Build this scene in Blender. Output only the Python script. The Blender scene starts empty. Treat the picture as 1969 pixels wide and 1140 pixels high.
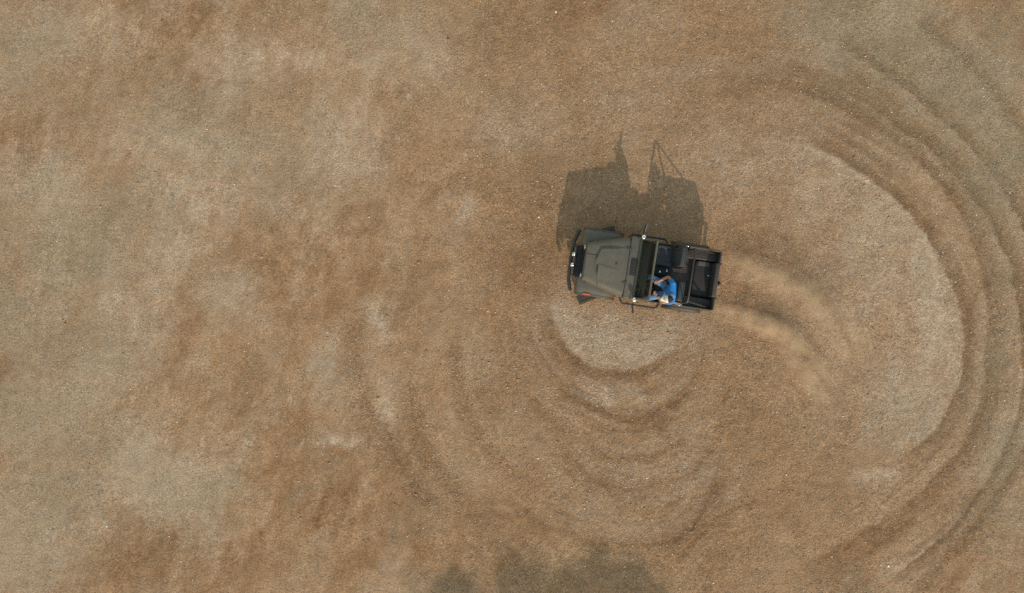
import bpy, bmesh, math, random
import numpy as np
from mathutils import Vector, Matrix, Euler
random.seed(7); rng = np.random.default_rng(11)
sc = bpy.context.scene
COL = sc.collection
R = math.radians

# ---------------------------------------------------------------- camera, sky, sun, exposure
CAM_H, PPM, W, H = 22.0, 76.0, 1969.0, 1140.0        # drone height, photograph pixels per metre on the ground
cam_d = bpy.data.cameras.new('camera'); cam = bpy.data.objects.new('camera', cam_d); COL.objects.link(cam)
cam.location = (0, 0, CAM_H); cam.rotation_euler = (0, 0, 0)
cam_d.sensor_width = 36.0; cam_d.lens = 36.0 * PPM * CAM_H / W
cam_d.clip_start = 0.1; cam_d.clip_end = 3000
sc.camera = cam
SUN = Vector((0.216 * 1.70, -0.976 * 1.70, 1.0)).normalized()
world = bpy.data.worlds.new('World'); sc.world = world; world.use_nodes = True
wn = world.node_tree.nodes; wl = world.node_tree.links
sky = wn.new('ShaderNodeTexSky'); sky.sky_type = 'NISHITA'; sky.sun_disc = False
sky.sun_elevation = math.asin(SUN.z); sky.sun_rotation = math.atan2(SUN.x, SUN.y)
sky.air_density = 2.4; sky.dust_density = 0.9; sky.ozone_density = 1.0
wl.new(sky.outputs[0], wn['Background'].inputs[0]); wn['Background'].inputs[1].default_value = 0.15
sd = bpy.data.lights.new('sun', 'SUN'); so = bpy.data.objects.new('sun', sd); COL.objects.link(so)
sd.energy = 2.0; sd.angle = R(0.55); sd.color = (1.0, 0.925, 0.82)
so.rotation_euler = (-SUN).to_track_quat('-Z', 'Y').to_euler(); so.location = (0, -10, 30)
sc.view_settings.view_transform = 'Standard'; sc.view_settings.look = 'None'
sc.view_settings.exposure = 0.42; sc.view_settings.gamma = 1.0; sc.view_settings.use_curve_mapping = False
sc.render.engine = 'CYCLES'
sc.cycles.volume_bounces = 4; sc.cycles.volume_step_rate = 0.3
sc.cycles.use_denoising = False

def px(x, y, z=0.0):
    k = (CAM_H - z) / CAM_H / PPM
    return ((x - 984.5) * k, -(y - 570.0) * k)

# ---------------------------------------------------------------- materials
def srgb(r, g, b):
    f = lambda c: (c / 255 / 12.92) if c / 255 <= 0.04045 else ((c / 255 + 0.055) / 1.055) ** 2.4
    return (f(r), f(g), f(b), 1.0)

def material(name, col, rough=0.6, metal=0.0, var=0.15, scale=9.0, bump=0.0, bscale=60.0, dust=0.0, spec=0.5, coat=0.0):
    m = bpy.data.materials.new(name); m.use_nodes = True
    n, l = m.node_tree.nodes, m.node_tree.links
    p = n['Principled BSDF']
    p.inputs['Roughness'].default_value = rough; p.inputs['Metallic'].default_value = metal
    p.inputs['Specular IOR Level'].default_value = spec; p.inputs['Coat Weight'].default_value = coat
    tc = n.new('ShaderNodeTexCoord')
    nz = n.new('ShaderNodeTexNoise'); nz.inputs['Scale'].default_value = scale; nz.inputs['Detail'].default_value = 6
    l.new(tc.outputs['Object'], nz.inputs['Vector'])
    mr = n.new('ShaderNodeMapRange'); mr.inputs['From Min'].default_value = 0.25; mr.inputs['From Max'].default_value = 0.75
    mr.inputs['To Min'].default_value = 1 - var; mr.inputs['To Max'].default_value = 1 + var
    l.new(nz.outputs['Fac'], mr.inputs['Value'])
    mx = n.new('ShaderNodeMix'); mx.data_type = 'RGBA'; mx.blend_type = 'MULTIPLY'; mx.inputs['Factor'].default_value = 1
    mx.inputs['A'].default_value = col; l.new(mr.outputs[0], mx.inputs['B'])
    out = mx.outputs['Result']
    if dust > 0:                                   # dust settled in drifts over the surface
        n2 = n.new('ShaderNodeTexNoise'); n2.inputs['Scale'].default_value = 5.0; n2.inputs['Detail'].default_value = 8
        n2.inputs['Roughness'].default_value = 0.7
        l.new(tc.outputs['Object'], n2.inputs['Vector'])
        m2 = n.new('ShaderNodeMapRange'); m2.inputs['From Min'].default_value = 0.35; m2.inputs['From Max'].default_value = 0.75
        m2.inputs['To Min'].default_value = dust * 0.35; m2.inputs['To Max'].default_value = dust
        l.new(n2.outputs['Fac'], m2.inputs['Value'])
        mx2 = n.new('ShaderNodeMix'); mx2.data_type = 'RGBA'
        l.new(m2.outputs[0], mx2.inputs['Factor']); l.new(out, mx2.inputs['A'])
        mx2.inputs['B'].default_value = srgb(160, 132, 100); out = mx2.outputs['Result']
    l.new(out, p.inputs['Base Color'])
    if bump > 0:
        n3 = n.new('ShaderNodeTexNoise'); n3.inputs['Scale'].default_value = bscale; n3.inputs['Detail'].default_value = 4
        l.new(tc.outputs['Object'], n3.inputs['Vector'])
        b = n.new('ShaderNodeBump'); b.inputs['Strength'].default_value = bump; b.inputs['Distance'].default_value = 0.01
        l.new(n3.outputs['Fac'], b.inputs['Height']); l.new(b.outputs[0], p.inputs['Normal'])
    return m

M = {}
M['olive'] = material('olive_paint', srgb(82, 78, 68), 0.55, var=0.15, dust=0.17, bump=0.05, bscale=14, spec=0.35)
M['olive_dark'] = material('olive_paint_worn', srgb(66, 62, 50), 0.6, var=0.2, dust=0.12, spec=0.35)
M['seam_and_shade'] = material('panel_gap_and_shade', srgb(30, 28, 24), 0.9)
M['black'] = material('black_coated_steel', srgb(38, 37, 38), 0.42, var=0.2, dust=0.06)
M['plate'] = material('black_tread_plate', srgb(40, 39, 40), 0.7, var=0.25, bump=0.3, bscale=120, dust=0.06)
M['flare'] = material('black_flare_plastic', srgb(48, 44, 41), 0.6, var=0.2, dust=0.14)
M['rubber'] = material('tyre_rubber', srgb(50, 48, 46), 0.9, var=0.2, dust=0.22)
M['rim'] = material('painted_steel_rim', srgb(120, 116, 108), 0.45, 0.6, dust=0.2)
M['chrome'] = material('polished_chrome', srgb(232, 236, 240), 0.12, 1.0, var=0.03)
M['vinyl'] = material('black_seat_vinyl', srgb(46, 49, 54), 0.7, var=0.18, bump=0.12, bscale=90, dust=0.03)
M['vinyl_brown'] = material('brown_black_seat_vinyl', srgb(50, 43, 40), 0.55, var=0.2, bump=0.15, bscale=70, dust=0.05)
M['bed'] = material('rubbed_bed_liner', srgb(76, 64, 56), 0.62, var=0.25, scale=14, bump=0.15, bscale=90, dust=0.08)
M['interior'] = material('black_interior', srgb(26, 26, 27), 0.7, var=0.2)
M['grey_patch'] = material('grey_vinyl', srgb(90, 80, 74), 0.6, var=0.2, bump=0.1)
M['bench'] = material('matt_black_bench_vinyl', srgb(52, 49, 48), 0.8, var=0.2, bump=0.15, bscale=80, dust=0.05, spec=0.2)
M['strap'] = material('grey_webbing', srgb(122, 116, 112), 0.8, var=0.15, bump=0.2, bscale=200)
M['amber'] = material('amber_lens', srgb(226, 92, 20), 0.25, var=0.1)
M['red'] = material('red_lens', srgb(150, 20, 18), 0.25, var=0.1)
M['lens'] = material('clear_lamp_lens', srgb(220, 224, 226), 0.08, 0.6, var=0.03)
M['skin'] = material('tan_skin', srgb(190, 132, 100), 0.5, var=0.1, scale=30)  # even tan skin tone
M['shirt'] = material('blue_cotton', srgb(40, 124, 190), 0.85, var=0.14, scale=16, bump=0.5, bscale=22)
M['jeans'] = material('faded_denim', srgb(92, 122, 150), 0.9, var=0.28, scale=22, bump=0.5, bscale=26)
M['cap_white'] = material('off_white_cap_cotton', srgb(214, 206, 188), 0.85, var=0.12, scale=30, bump=0.2)
M['cap_dark'] = material('dark_cap_mesh', srgb(48, 36, 34), 0.9, var=0.3, scale=60, bump=0.4, bscale=160)
M['hair'] = material('dark_brown_hair', srgb(44, 32, 26), 0.7, var=0.3, scale=80, bump=0.5, bscale=120)
M['shoe'] = material('dark_shoe_leather', srgb(40, 34, 30), 0.6)
M['eye'] = material('eye_white', srgb(225, 220, 214), 0.2, var=0.02)
M['bark'] = material('tree_bark', srgb(92, 76, 60), 0.9, var=0.3, scale=12, bump=0.6, bscale=20)
M['leaf'] = material('green_leaf', srgb(84, 96, 50), 0.6, var=0.35, scale=3)

def glass_material():
    m = bpy.data.materials.new('windshield_glass'); m.use_nodes = True
    n, l = m.node_tree.nodes, m.node_tree.links
    n.remove(n['Principled BSDF'])
    t = n.new('ShaderNodeBsdfTransparent'); t.inputs[0].default_value = (0.46, 0.52, 0.45, 1)
    g = n.new('ShaderNodeBsdfGlossy'); g.inputs['Roughness'].default_value = 0.04
    f = n.new('ShaderNodeFresnel'); f.inputs[0].default_value = 1.18
    d = n.new('ShaderNodeBsdfDiffuse'); d.inputs[0].default_value = srgb(120, 112, 92)      # film of dust on the pane
    a = n.new('ShaderNodeMixShader'); b = n.new('ShaderNodeMixShader'); b.inputs[0].default_value = 0.07
    l.new(f.outputs[0], a.inputs[0]); l.new(t.outputs[0], a.inputs[1]); l.new(g.outputs[0], a.inputs[2])
    l.new(a.outputs[0], b.inputs[1]); l.new(d.outputs[0], b.inputs[2])
    l.new(b.outputs[0], n['Material Output'].inputs[0])
    return m
M['glass'] = glass_material()

# ---------------------------------------------------------------- mesh helpers
class B:
    """collects shapes in one bmesh"""
    def __init__(s): s.bm = bmesh.new()
    def box(s, c, d, rot=None, bev=0.0, seg=2):
        r = bmesh.ops.create_cube(s.bm, size=1.0); vs = r['verts']
        mt = Matrix.Translation(c) @ (Euler(rot).to_matrix().to_4x4() if rot else Matrix.Identity(4)) @ Matrix.Diagonal((d[0], d[1], d[2], 1))
        bmesh.ops.transform(s.bm, matrix=mt, verts=vs)
        if bev > 0:
            es = list({e for v in vs for e in v.link_edges})
            bmesh.ops.bevel(s.bm, geom=es, offset=bev, segments=seg, profile=0.5, affect='EDGES', clamp_overlap=True)
        return s
    def tube(s, pts, rad, n=10, caps=True, closed=False):
        pts = [Vector(p) for p in pts]; k = len(pts)
        rads = rad if isinstance(rad, (list, tuple)) else [rad] * k
        rings = []; ref = None
        for i, p in enumerate(pts):
            a = pts[(i - 1) % k] if (closed or i > 0) else p
            b = pts[(i + 1) % k] if (closed or i < k - 1) else p
            t = (b - a).normalized()
            if ref is None:
                ref = t.orthogonal().normalized()
            ref = (ref - t * ref.dot(t)).normalized()
            u = t.cross(ref)
            rings.append([s.bm.verts.new(p + (ref * math.cos(2 * math.pi * j / n) + u * math.sin(2 * math.pi * j / n)) * rads[i]) for j in range(n)])
        for i in range(k if closed else k - 1):
            a, b = rings[i], rings[(i + 1) % k]
            for j in range(n):
                s.bm.faces.new((a[j], a[(j + 1) % n], b[(j + 1) % n], b[j]))
        if caps and not closed:
            s.bm.faces.new(rings[0][::-1]); s.bm.faces.new(rings[-1])
        return s
    def lathe(s, prof, c, axis='Y', n=24, caps=True):
        """prof: (radius, offset along the axis)"""
        rings = []
        for r, o in prof:
            ring = []
            for j in range(n):
                a = 2 * math.pi * j / n
                p = {'Y': (r * math.cos(a), o, r * math.sin(a)), 'Z': (r * math.cos(a), r * math.sin(a), o), 'X': (o, r * math.cos(a), r * math.sin(a))}[axis]
                ring.append(s.bm.verts.new(Vector(c) + Vector(p)))
            rings.append(ring)
        for a, b in zip(rings, rings[1:]):
            for j in range(n):
                s.bm.faces.new((a[j], b[j], b[(j + 1) % n], a[(j + 1) % n]))
        if caps: s.bm.faces.new(rings[0]); s.bm.faces.new(rings[-1][::-1])
        return s
    def sheet(s, rows, thick=None):
        """rows of points -> quad sheet; thick = offset vector closes it into a shell"""
        def lay(off):
            return [[s.bm.verts.new(Vector(p) + off) for p in r] for r in rows]
        def skin(g, flip):
            for i in range(len(g) - 1):
                for j in range(len(g[0]) - 1):
                    q = (g[i][j], g[i + 1][j], g[i + 1][j + 1], g[i][j + 1])
                    s.bm.faces.new(q[::-1] if flip else q)
        g = lay(Vector((0, 0, 0))); skin(g, False)
        if thick is not None:
            h = lay(Vector(thick)); skin(h, True)
            n, m = len(rows), len(rows[0])
            rim = [(i, 0) for i in range(n)] + [(n - 1, j) for j in range(1, m)] + [(i, m - 1) for i in range(n - 2, -1, -1)] + [(0, j) for j in range(m - 2, 0, -1)]
            for a, b in zip(rim, rim[1:] + rim[:1]):
                s.bm.faces.new((g[a[0]][a[1]], h[a[0]][a[1]], h[b[0]][b[1]], g[b[0]][b[1]]))
        return s
    def prism(s, poly, off):
        """polygon (3-D points) pushed along off"""
        a = [s.bm.verts.new(Vector(p)) for p in poly]; b = [s.bm.verts.new(Vector(p) + Vector(off)) for p in poly]
        s.bm.faces.new(a[::-1]); s.bm.faces.new(b); k = len(a)
        for i in range(k): s.bm.faces.new((a[i], a[(i + 1) % k], b[(i + 1) % k], b[i]))
        return s
    def ball(s, c, r, u=16, v=10):
        q = bmesh.ops.create_uvsphere(s.bm, u_segments=u, v_segments=v, radius=1.0)
        rr = (r, r, r) if not isinstance(r, (tuple, list)) else r
        bmesh.ops.transform(s.bm, matrix=Matrix.Translation(c) @ Matrix.Diagonal((*rr, 1)), verts=q['verts'])
        return s
    def build(s, name, mat, parent=None, angle=35, bev=0.0):
        bmesh.ops.recalc_face_normals(s.bm, faces=s.bm.faces)
        if bev > 0:
            es = [e for e in s.bm.edges if len(e.link_faces) == 2 and e.calc_face_angle(0) > R(40)]
            bmesh.ops.bevel(s.bm, geom=es, offset=bev, segments=2, profile=0.5, affect='EDGES', clamp_overlap=True)
        me = bpy.data.meshes.new(name); s.bm.to_mesh(me); s.bm.free()
        me.materials.append(M[mat] if isinstance(mat, str) else mat)
        for p in me.polygons: p.use_smooth = True
        me.set_sharp_from_angle(angle=R(angle))
        o = bpy.data.objects.new(name, me); COL.objects.link(o)
        if parent: o.parent = parent
        return o

def empty(name, loc=(0, 0, 0), rz=0.0, parent=None):
    o = bpy.data.objects.new(name, None); COL.objects.link(o); o.location = loc; o.rotation_euler = (0, 0, rz)
    if parent: o.parent = parent
    return o
def tag(o, label=None, cat=None, group=None, kind=None):
    for k, v in (('label', label), ('category', cat), ('group', group), ('kind', kind)):
        if v: o[k] = v
    return o

# ---------------------------------------------------------------- ground: soil with crust patches and wheel ruts
def vnoise(x, y, seed):
    """smooth lattice noise 0..1"""
    r = np.random.default_rng(seed); N = 256; t = r.random((N, N))
    xi = np.floor(x).astype(int); yi = np.floor(y).astype(int); fx = x - xi; fy = y - yi
    fx = fx * fx * fx * (fx * (fx * 6 - 15) + 10); fy = fy * fy * fy * (fy * (fy * 6 - 15) + 10)
    g = lambda a, b: t[(yi + b) % N, (xi + a) % N]
    return (g(0, 0) * (1 - fx) + g(1, 0) * fx) * (1 - fy) + (g(0, 1) * (1 - fx) + g(1, 1) * fx) * fy
def fbm(x, y, seed, octv=5, gain=0.55):
    s = 0; a = 1; tot = 0
    for o in range(octv):
        c, d = math.cos(0.6 * o + .3), math.sin(0.6 * o + .3)
        s = s + a * vnoise((x * c - y * d) * 2 ** o + 17.3 * o, (x * d + y * c) * 2 ** o - 9.1 * o, seed + o); tot += a; a *= gain
    return s / tot
def smooth(a, b, v):
    t = np.clip((v - a) / (b - a), 0, 1); return t * t * (3 - 2 * t)

def spline(pts, n=14):
    P = [np.array(px(*p)) for p in pts]; P = [2 * P[0] - P[1]] + P + [2 * P[-1] - P[-2]]
    out = []
    for i in range(1, len(P) - 2):
        for k in range(n):
            t = k / n; a, b, c, d = P[i - 1:i + 3]
            out.append(0.5 * (2 * b + (c - a) * t + (2 * a - 5 * b + 4 * c - d) * t * t + (3 * b - a - 3 * c + d) * t ** 3))
    out.append(P[-2]); return np.array(out)

def curve_field(X, Y, pts, reach):
    """signed distance to a curve (positive on the right of travel) and 0..1 position along it"""
    c = spline(pts); D = np.full(X.shape, 9.9); S = np.full(X.shape, 0.0)
    m = (X > c[:, 0].min() - reach) & (X < c[:, 0].max() + reach) & (Y > c[:, 1].min() - reach) & (Y < c[:, 1].max() + reach)
    x, y = X[m], Y[m]; best = np.full(x.shape, 99.0); sg = np.zeros(x.shape); tt = np.zeros(x.shape)
    for i in range(len(c) - 1):
        ax, ay = c[i]; dx, dy = c[i + 1] - c[i]; L2 = dx * dx + dy * dy + 1e-9
        t = np.clip(((x - ax) * dx + (y - ay) * dy) / L2, 0, 1)
        ex, ey = x - ax - t * dx, y - ay - t * dy; d = np.hypot(ex, ey)
        b = d < best; best[b] = d[b]; sg[b] = np.sign(dy * ex - dx * ey)[b]; tt[b] = ((i + t) / (len(c) - 1))[b]
    D[m] = best * np.where(sg == 0, 1, sg); S[m] = tt
    return D, S

# ruts: (points along the pass in photograph pixels, half width m, depth m, brown amount, pale edge amount on the inside)
RUTS = [
    ([(700, 560), (688, 680), (718, 800), (790, 920), (890, 1020)], 0.32, 0.006, 0.08, 0.08),
    ([(880, 600), (882, 720), (925, 830), (1000, 905), (1090, 960)], 0.26, 0.008, 0.14, 0.10),
    ([(985, 600), (1000, 700), (1045, 790), (1110, 850)], 0.20, 0.010, 0.18, 0.10),
    ([(1440, 262), (1560, 278), (1640, 318), (1705, 365), (1765, 432), (1815, 510), (1848, 600), (1856, 680), (1843, 755), (1803, 825), (1752, 872), (1690, 912)], 0.36, 0.045, 0.95, 0.60),
    ([(1300, 150), (1480, 160), (1640, 220), (1760, 300), (1840, 400), (1890, 520), (1905, 640), (1880, 790), (1815, 905), (1720, 990), (1610, 1062), (1500, 1110)], 0.42, 0.025, 0.75, 0.15),
    ([(1560, 60), (1650, 110), (1760, 185), (1860, 275), (1935, 375), (1990, 500), (2030, 640)], 0.26, 0.035, 0.85, 0.40),
    ([(1590, 150), (1690, 215), (1790, 290), (1880, 390), (1940, 500), (1968, 640), (1962, 770), (1915, 900), (1830, 1010), (1735, 1100), (1650, 1160)], 0.24, 0.035, 0.75, 0.40),
    ([(1740, 20), (1850, 110), (1950, 230), (2040, 380)], 0.22, 0.03, 0.45, 0.2),
    ([(2010, 780), (1960, 890), (1890, 990), (1800, 1090), (1740, 1170)], 0.20, 0.03, 0.5, 0.2),
    ([(1056, 560), (1068, 625), (1098, 680), (1150, 712), (1215, 716), (1280, 690), (1335, 655)], 0.30, 0.03, 0.62, 0.45),
    ([(1040, 690), (1085, 745), (1150, 785), (1230, 797), (1300, 765), (1345, 715), (1362, 655)], 0.17, 0.04, 0.55, 0.35),
    ([(1050, 800), (1095, 870), (1150, 918), (1210, 938), (1290, 920), (1355, 880), (1390, 815), (1402, 730)], 0.16, 0.035, 0.35, 0.25),
    ([(950, 920), (1030, 995), (1120, 1032), (1200, 1048), (1290, 1040), (1350, 985), (1385, 920), (1395, 870)], 0.20, 0.03, 0.42, 0.12),
    ([(790, 700), (795, 790), (830, 880), (900, 960), (990, 1040)], 0.34, 0.008, 0.22, 0.10),
    ([(1290, 1100), (1350, 1030), (1400, 985), (1480, 960)], 0.16, 0.025, 0.4, 0.1),
    ([(1110, 860), (1190, 880), (1270, 868), (1330, 830)], 0.14, 0.02, 0.35, 0.1),
    ([(1376, 586), (1430, 590), (1480, 612), (1530, 665), (1580, 735), (1620, 800)], 0.13, 0.12, 0.50, 0.0),  # wheel rut; its brown also paints in the dust plume's shadow streak
    ([(1388, 478), (1440, 486), (1490, 505), (1560, 560), (1620, 640), (1660, 740)], 0.13, 0.10, 0.32, 0.0),
    ([(830, 420), (840, 372), (880, 352), (925, 368), (940, 410)], 0.20, 0.006, 0.12, 0.0),
]
PALE = [(90, 70, 110, 70, .5), (475, 120, 70, 55, .8), (365, 275, 90, 50, .9), (590, 120, 50, 30, .6), (640, 280, 70, 80, .75), (90, 370, 70, 60, .8), (150, 470, 90, 90, .6),
        (55, 40, 60, 50, .4), (340, 370, 70, 50, .8), (500, 380, 70, 40, .6), (330, 470, 40, 60, .5), (450, 560, 45, 50, .7), (265, 610, 60, 70, .7), (60, 625, 70, 60, .5), (215, 700, 90, 70, .6),
        (120, 790, 90, 90, .6), (265, 890, 50, 70, .9), (350, 930, 60, 45, .8), (60, 860, 60, 60, .4), (50, 1010, 90, 110, .7), (170, 960, 60, 80, .5), (390, 1000, 30, 60, .5), (655, 830, 36, 14, .8), (612, 680, 22, 40, .7),
        (730, 625, 18, 30, .8), (725, 775, 40, 45, .5), (720, 90, 110, 70, .45), (810, 90, 60, 60, .5), (980, 235, 90, 45, .5), (690, 10, 60, 40, .4), (1590, 80, 50, 55, .7), (1740, 50, 55, 45, .7), (1830, 130, 60, 60, .6),
        (1930, 190, 60, 80, .6), (1730, 770, 60, 70, .75), (1680, 560, 60, 120, .6), (1800, 660, 40, 120, .8), (1700, 430, 70, 60, .55), (1770, 530, 50, 80, .65), (1600, 380, 80, 60, .4), (1620, 520, 60, 80, .3), (1780, 760, 50, 70, .6), (1705, 905, 34, 13, .9), (1660, 460, 50, 70, .5), (1780, 560, 60, 90, .35), (1165, 645, 75, 45, 1), (1255, 655, 70, 42, 1),
        (1090, 600, 34, 40, .6), (1140, 595, 30, 12, .7), (1320, 640, 26, 36, .6), (1190, 770, 40, 18, .7), (1470, 310, 140, 60, .5), (885, 390, 12, 30, .5), (833, 385, 8, 20, .3), (1940, 830, 50, 60, .6), (1900, 900, 50, 40, .4),
        (1250, 40, 60, 30, .3), (1350, 140, 110, 22, .4), (1640, 650, 90, 120, .45), (1240, 900, 90, 30, .3), (1900, 690, 26, 130, .5), (1200, 200, 70, 40, .3)]
RUST = [(330, 40, 120, 50, .8), (330, 140, 100, 60, .5), (640, 20, 70, 40, .3), (215, 110, 60, 50, .4), (30, 300, 60, 60, .8), (180, 220, 70, 50, .4), (20, 560, 60, 50, .6), (20, 710, 60, 50, .8), (330, 670, 60, 70, .5),
        (400, 440, 80, 40, .4), (470, 775, 90, 60, .6), (600, 480, 70, 80, .5), (690, 480, 90, 120, .5), (530, 560, 60, 60, .5), (780, 620, 80, 60, .4), (300, 1060, 110, 70, .7), (540, 1060, 120, 70, .4), (470, 920, 90, 60, .4),
        (620, 975, 30, 40, 1.0), (620, 1010, 40, 40, .5), (1010, 500, 60, 60, .6), (1050, 620, 40, 60, .3), (1130, 12, 70, 30, .7), (960, 40, 70, 40, .5), (1780, 40, 36, 30, .7), (1680, 60, 50, 40, .5), (1930, 90, 50, 40, .5),
        (760, 1000, 90, 90, .3), (740, 880, 80, 60, .35), (860, 440, 50, 30, .45), (1120, 690, 40, 24, .5), (1260, 800, 22, 26, .7), (1370, 930, 24, 36, .7), (1060, 370, 60, 60, .25), (1200, 930, 60, 30, .3), (820, 1080, 40, 40, .6), (1540, 180, 150, 60, .3), (700, 1110, 90, 40, .4)]

OLIVE = [(60, 90, 90, 90, .7), (230, 210, 80, 50, .3), (380, 220, 110, 70, .7), (480, 280, 110, 70, .6), (130, 480, 110, 80, .9), (60, 640, 90, 80, .8), (170, 680, 110, 80, .8), (90, 790, 110, 80, .8), (190, 850, 90, 60, .7),
         (90, 960, 110, 90, .8), (60, 1080, 100, 70, .6), (240, 390, 90, 60, .7), (90, 380, 70, 50, .5), (580, 230, 60, 60, .4), (700, 20, 120, 50, .6), (760, 70, 60, 60, .4), (1600, 40, 90, 80, .8), (1720, 110, 110, 80, .9), (1850, 170, 120, 100, 1), (1930, 60, 80, 60, .7),
         (1930, 300, 70, 90, .9), (1860, 330, 60, 60, .7), (1900, 420, 50, 60, .6), (1940, 520, 50, 80, .5), (1930, 860, 60, 70, .8), (1890, 780, 50, 60, .4), (1940, 1010, 60, 80, .6), (1740, 790, 60, 50, .3), (340, 950, 80, 50, .6), (280, 900, 60, 50, .5), (1920, 680, 30, 90, .6),
         (840, 1120, 60, 30, .5), (300, 420, 60, 60, .5), (420, 560, 60, 50, .4), (250, 620, 60, 50, .4)]
FLECKS = [(267, 38), (600, 108), (275, 198), (786, 186), (247, 490), (486, 492), (300, 600), (470, 683), (605, 567), (253, 776), (490, 777), (582, 850), (630, 640), (430, 930), (765, 262), (320, 850), (140, 560), (125, 610), (735, 610), (640, 245), (390, 235), (495, 150), (352, 345), (362, 780), (85, 150), (45, 20), (510, 38), (25, 213), (190, 30), (285, 265), (130, 735), (45, 640), (85, 680), (1190, 95), (860, 115), (1030, 200), (895, 300), (425, 985), (420, 1065), (330, 20)]
def soil(X, Y):
    """height, pale, brown, churn for ground points"""
    ca, sa = math.cos(R(62)), math.sin(R(62)); U = X * ca + Y * sa; V = -X * sa + Y * ca      # wind-drag direction of the crust
    wx = X + (fbm(X * .9, Y * .9, 40, 4) - .5) * 1.1; wy = Y + (fbm(X * .9, Y * .9, 50, 4) - .5) * 1.1
    pale = np.zeros(X.shape); rust = np.zeros(X.shape); oliv = np.zeros(X.shape)
    for lst, dst in ((PALE, pale), (RUST, rust), (OLIVE, oliv)):
        for (cx, cy, rx, ry, a) in lst:
            x0, y0 = px(cx, cy)
            d = ((wx - x0) / (rx / PPM * 1.25)) ** 2 + ((wy - y0) / (ry / PPM * 1.25)) ** 2
            np.maximum(dst, a * np.exp(-d), out=dst)
    left = 1 - smooth(-5, 1.5, X + 0.3 * Y); far = smooth(12.5, 15, np.hypot(X, Y * 1.6))
    nb = fbm(U * .55, V * 1.0, 3, 6, .6); nm = fbm(U * 2.2, V * 3.6, 13, 5, .68); nf = fbm(U * 5, V * 9, 23, 5, .7); ns = fbm(X * 5.5 - Y * 1.6, Y * 1.1 + X * .3, 29, 5, .72)
    amb = 0.35 + 0.65 * np.maximum(left, smooth(5.5, 9, X) * smooth(0, 3, Y) * .7)
    amb = np.maximum(amb, far)
    pale = np.clip(pale * (0.72 + .62 * smooth(.25, .75, nm) + .5 * (nf - .5)) + amb * smooth(.44, .70, nb * .75 + nm * .25) * .30 * (0.5 + nf), 0, 1)
    rust = np.clip(rust * (1 - .25 * left) * (0.60 + .7 * smooth(.75, .25, nm)) + amb * smooth(.54, .32, nb * .7 + nm * .3) * .40 * (0.5 + nf), 0, 1)
    oliv = np.clip(oliv * (.55 + .7 * nm) + amb * smooth(.5, .75, fbm(U * .5 + 31, V * .8, 33, 5, .6)) * .4, 0, 1)
    pale = np.clip(pale + amb * .30 * smooth(.60, .78, nf) * smooth(.35, .6, nb), 0, 1); rust = np.clip(rust + amb * .22 * smooth(.42, .26, nf), 0, 1)
    pale = np.clip(pale + amb * .20 * smooth(.54, .74, ns), 0, 1); rust = np.clip(rust * .85 + amb * .15 * smooth(.47, .28, ns), 0, 1)
    # little pale scuffs dragged the same way
    r = np.random.default_rng(5)
    for k in range(len(FLECKS) + 60):
        x0, y0 = (r.uniform(-13.2, -1 if k < 70 else 13), r.uniform(-7.6, 7.6)) if k >= len(FLECKS) else px(*FLECKS[k])
        gain = 1.0 if k >= len(FLECKS) else 1.9
        ln = r.uniform(.05, .16); wd = r.uniform(.018, .045); an = R(r.normal(66, 14))
        m = (np.abs(X - x0) < .5) & (np.abs(Y - y0) < .5)
        if m.any():
            u = (X[m] - x0) * math.cos(an) + (Y[m] - y0) * math.sin(an); v = -(X[m] - x0) * math.sin(an) + (Y[m] - y0) * math.cos(an)
            pale[m] = np.maximum(pale[m], gain * r.uniform(.45, .8) * np.exp(-((u + (nm[m] - .5) * .12) / ln) ** 2 - ((v + (nf[m] - .5) * .16) / wd) ** 2) * (.35 + 1.2 * nf[m]))
    Z = (fbm(X * .35, Y * .35, 70, 3) - .5) * .06 + (fbm(X * 1.8, Y * 1.8, 77, 4) - .5) * .022
    churn = np.clip(smooth(-3.5, 1.0, X) * (1 - .5 * smooth(7, 11, X)), 0, 1) * (.4 + .6 * fbm(X * .7, Y * .7, 90, 3))
    wob = (fbm(X * .8, Y * .8, 60, 2) - .5) * .16 + (fbm(X * 4, Y * 4, 61, 4, .7) - .5) * .17
    for (pts, hw, dep, br, pl) in RUTS:
        dep *= (.075 if pts[0][0] > 1290 else .11)
        D, S = curve_field(X, Y, pts, 2.1)
        m = np.abs(D) < 2.0
        if not m.any(): continue
        d = D[m] + wob[m]; s = S[m]; nn = nm[m]
        end = smooth(0, .16, s) * (1 - smooth(.84, 1, s)); k = end * (.55 + .8 * nn)
        # travel is drawn so that the outside of the bend lies on one side: find it from the curve's own turn
        c = spline(pts); a, b = c[len(c) // 2] - c[0], c[-1] - c[len(c) // 2]; turn = np.sign(a[0] * b[1] - a[1] * b[0]); out = d * turn
        band = np.where(out > 0, np.exp(-(out / (hw * 1.25)) ** 2), np.exp(-(out / (hw * (.16 if br > .6 else .7))) ** 2))      # crisp inner lip, spill outwards
        Z[m] += k * (-dep * np.exp(-((out - hw * .35) / (hw * .45)) ** 2) + dep * .6 * np.exp(-((out + hw * .25) / (hw * .38)) ** 2) + dep * .45 * np.exp(-((out - hw * 1.3) / (hw * .5)) ** 2))
        Z[m] += k * dep * .35 * np.sin(out * 38 + 5 * nn) * np.exp(-(out / (hw * 1.3)) ** 2)
        # fine broken lines dragged alongside the main rut by earlier passes
        sd_ = int(abs(pts[0][0]) + pts[0][1]) % 97; arc = s * 1.0
        line = vnoise(out * 9 + 40, arc * 5 + 3, sd_) * .6 + vnoise(out * 21 + 11, arc * 9, sd_ + 1) * .4
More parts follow.
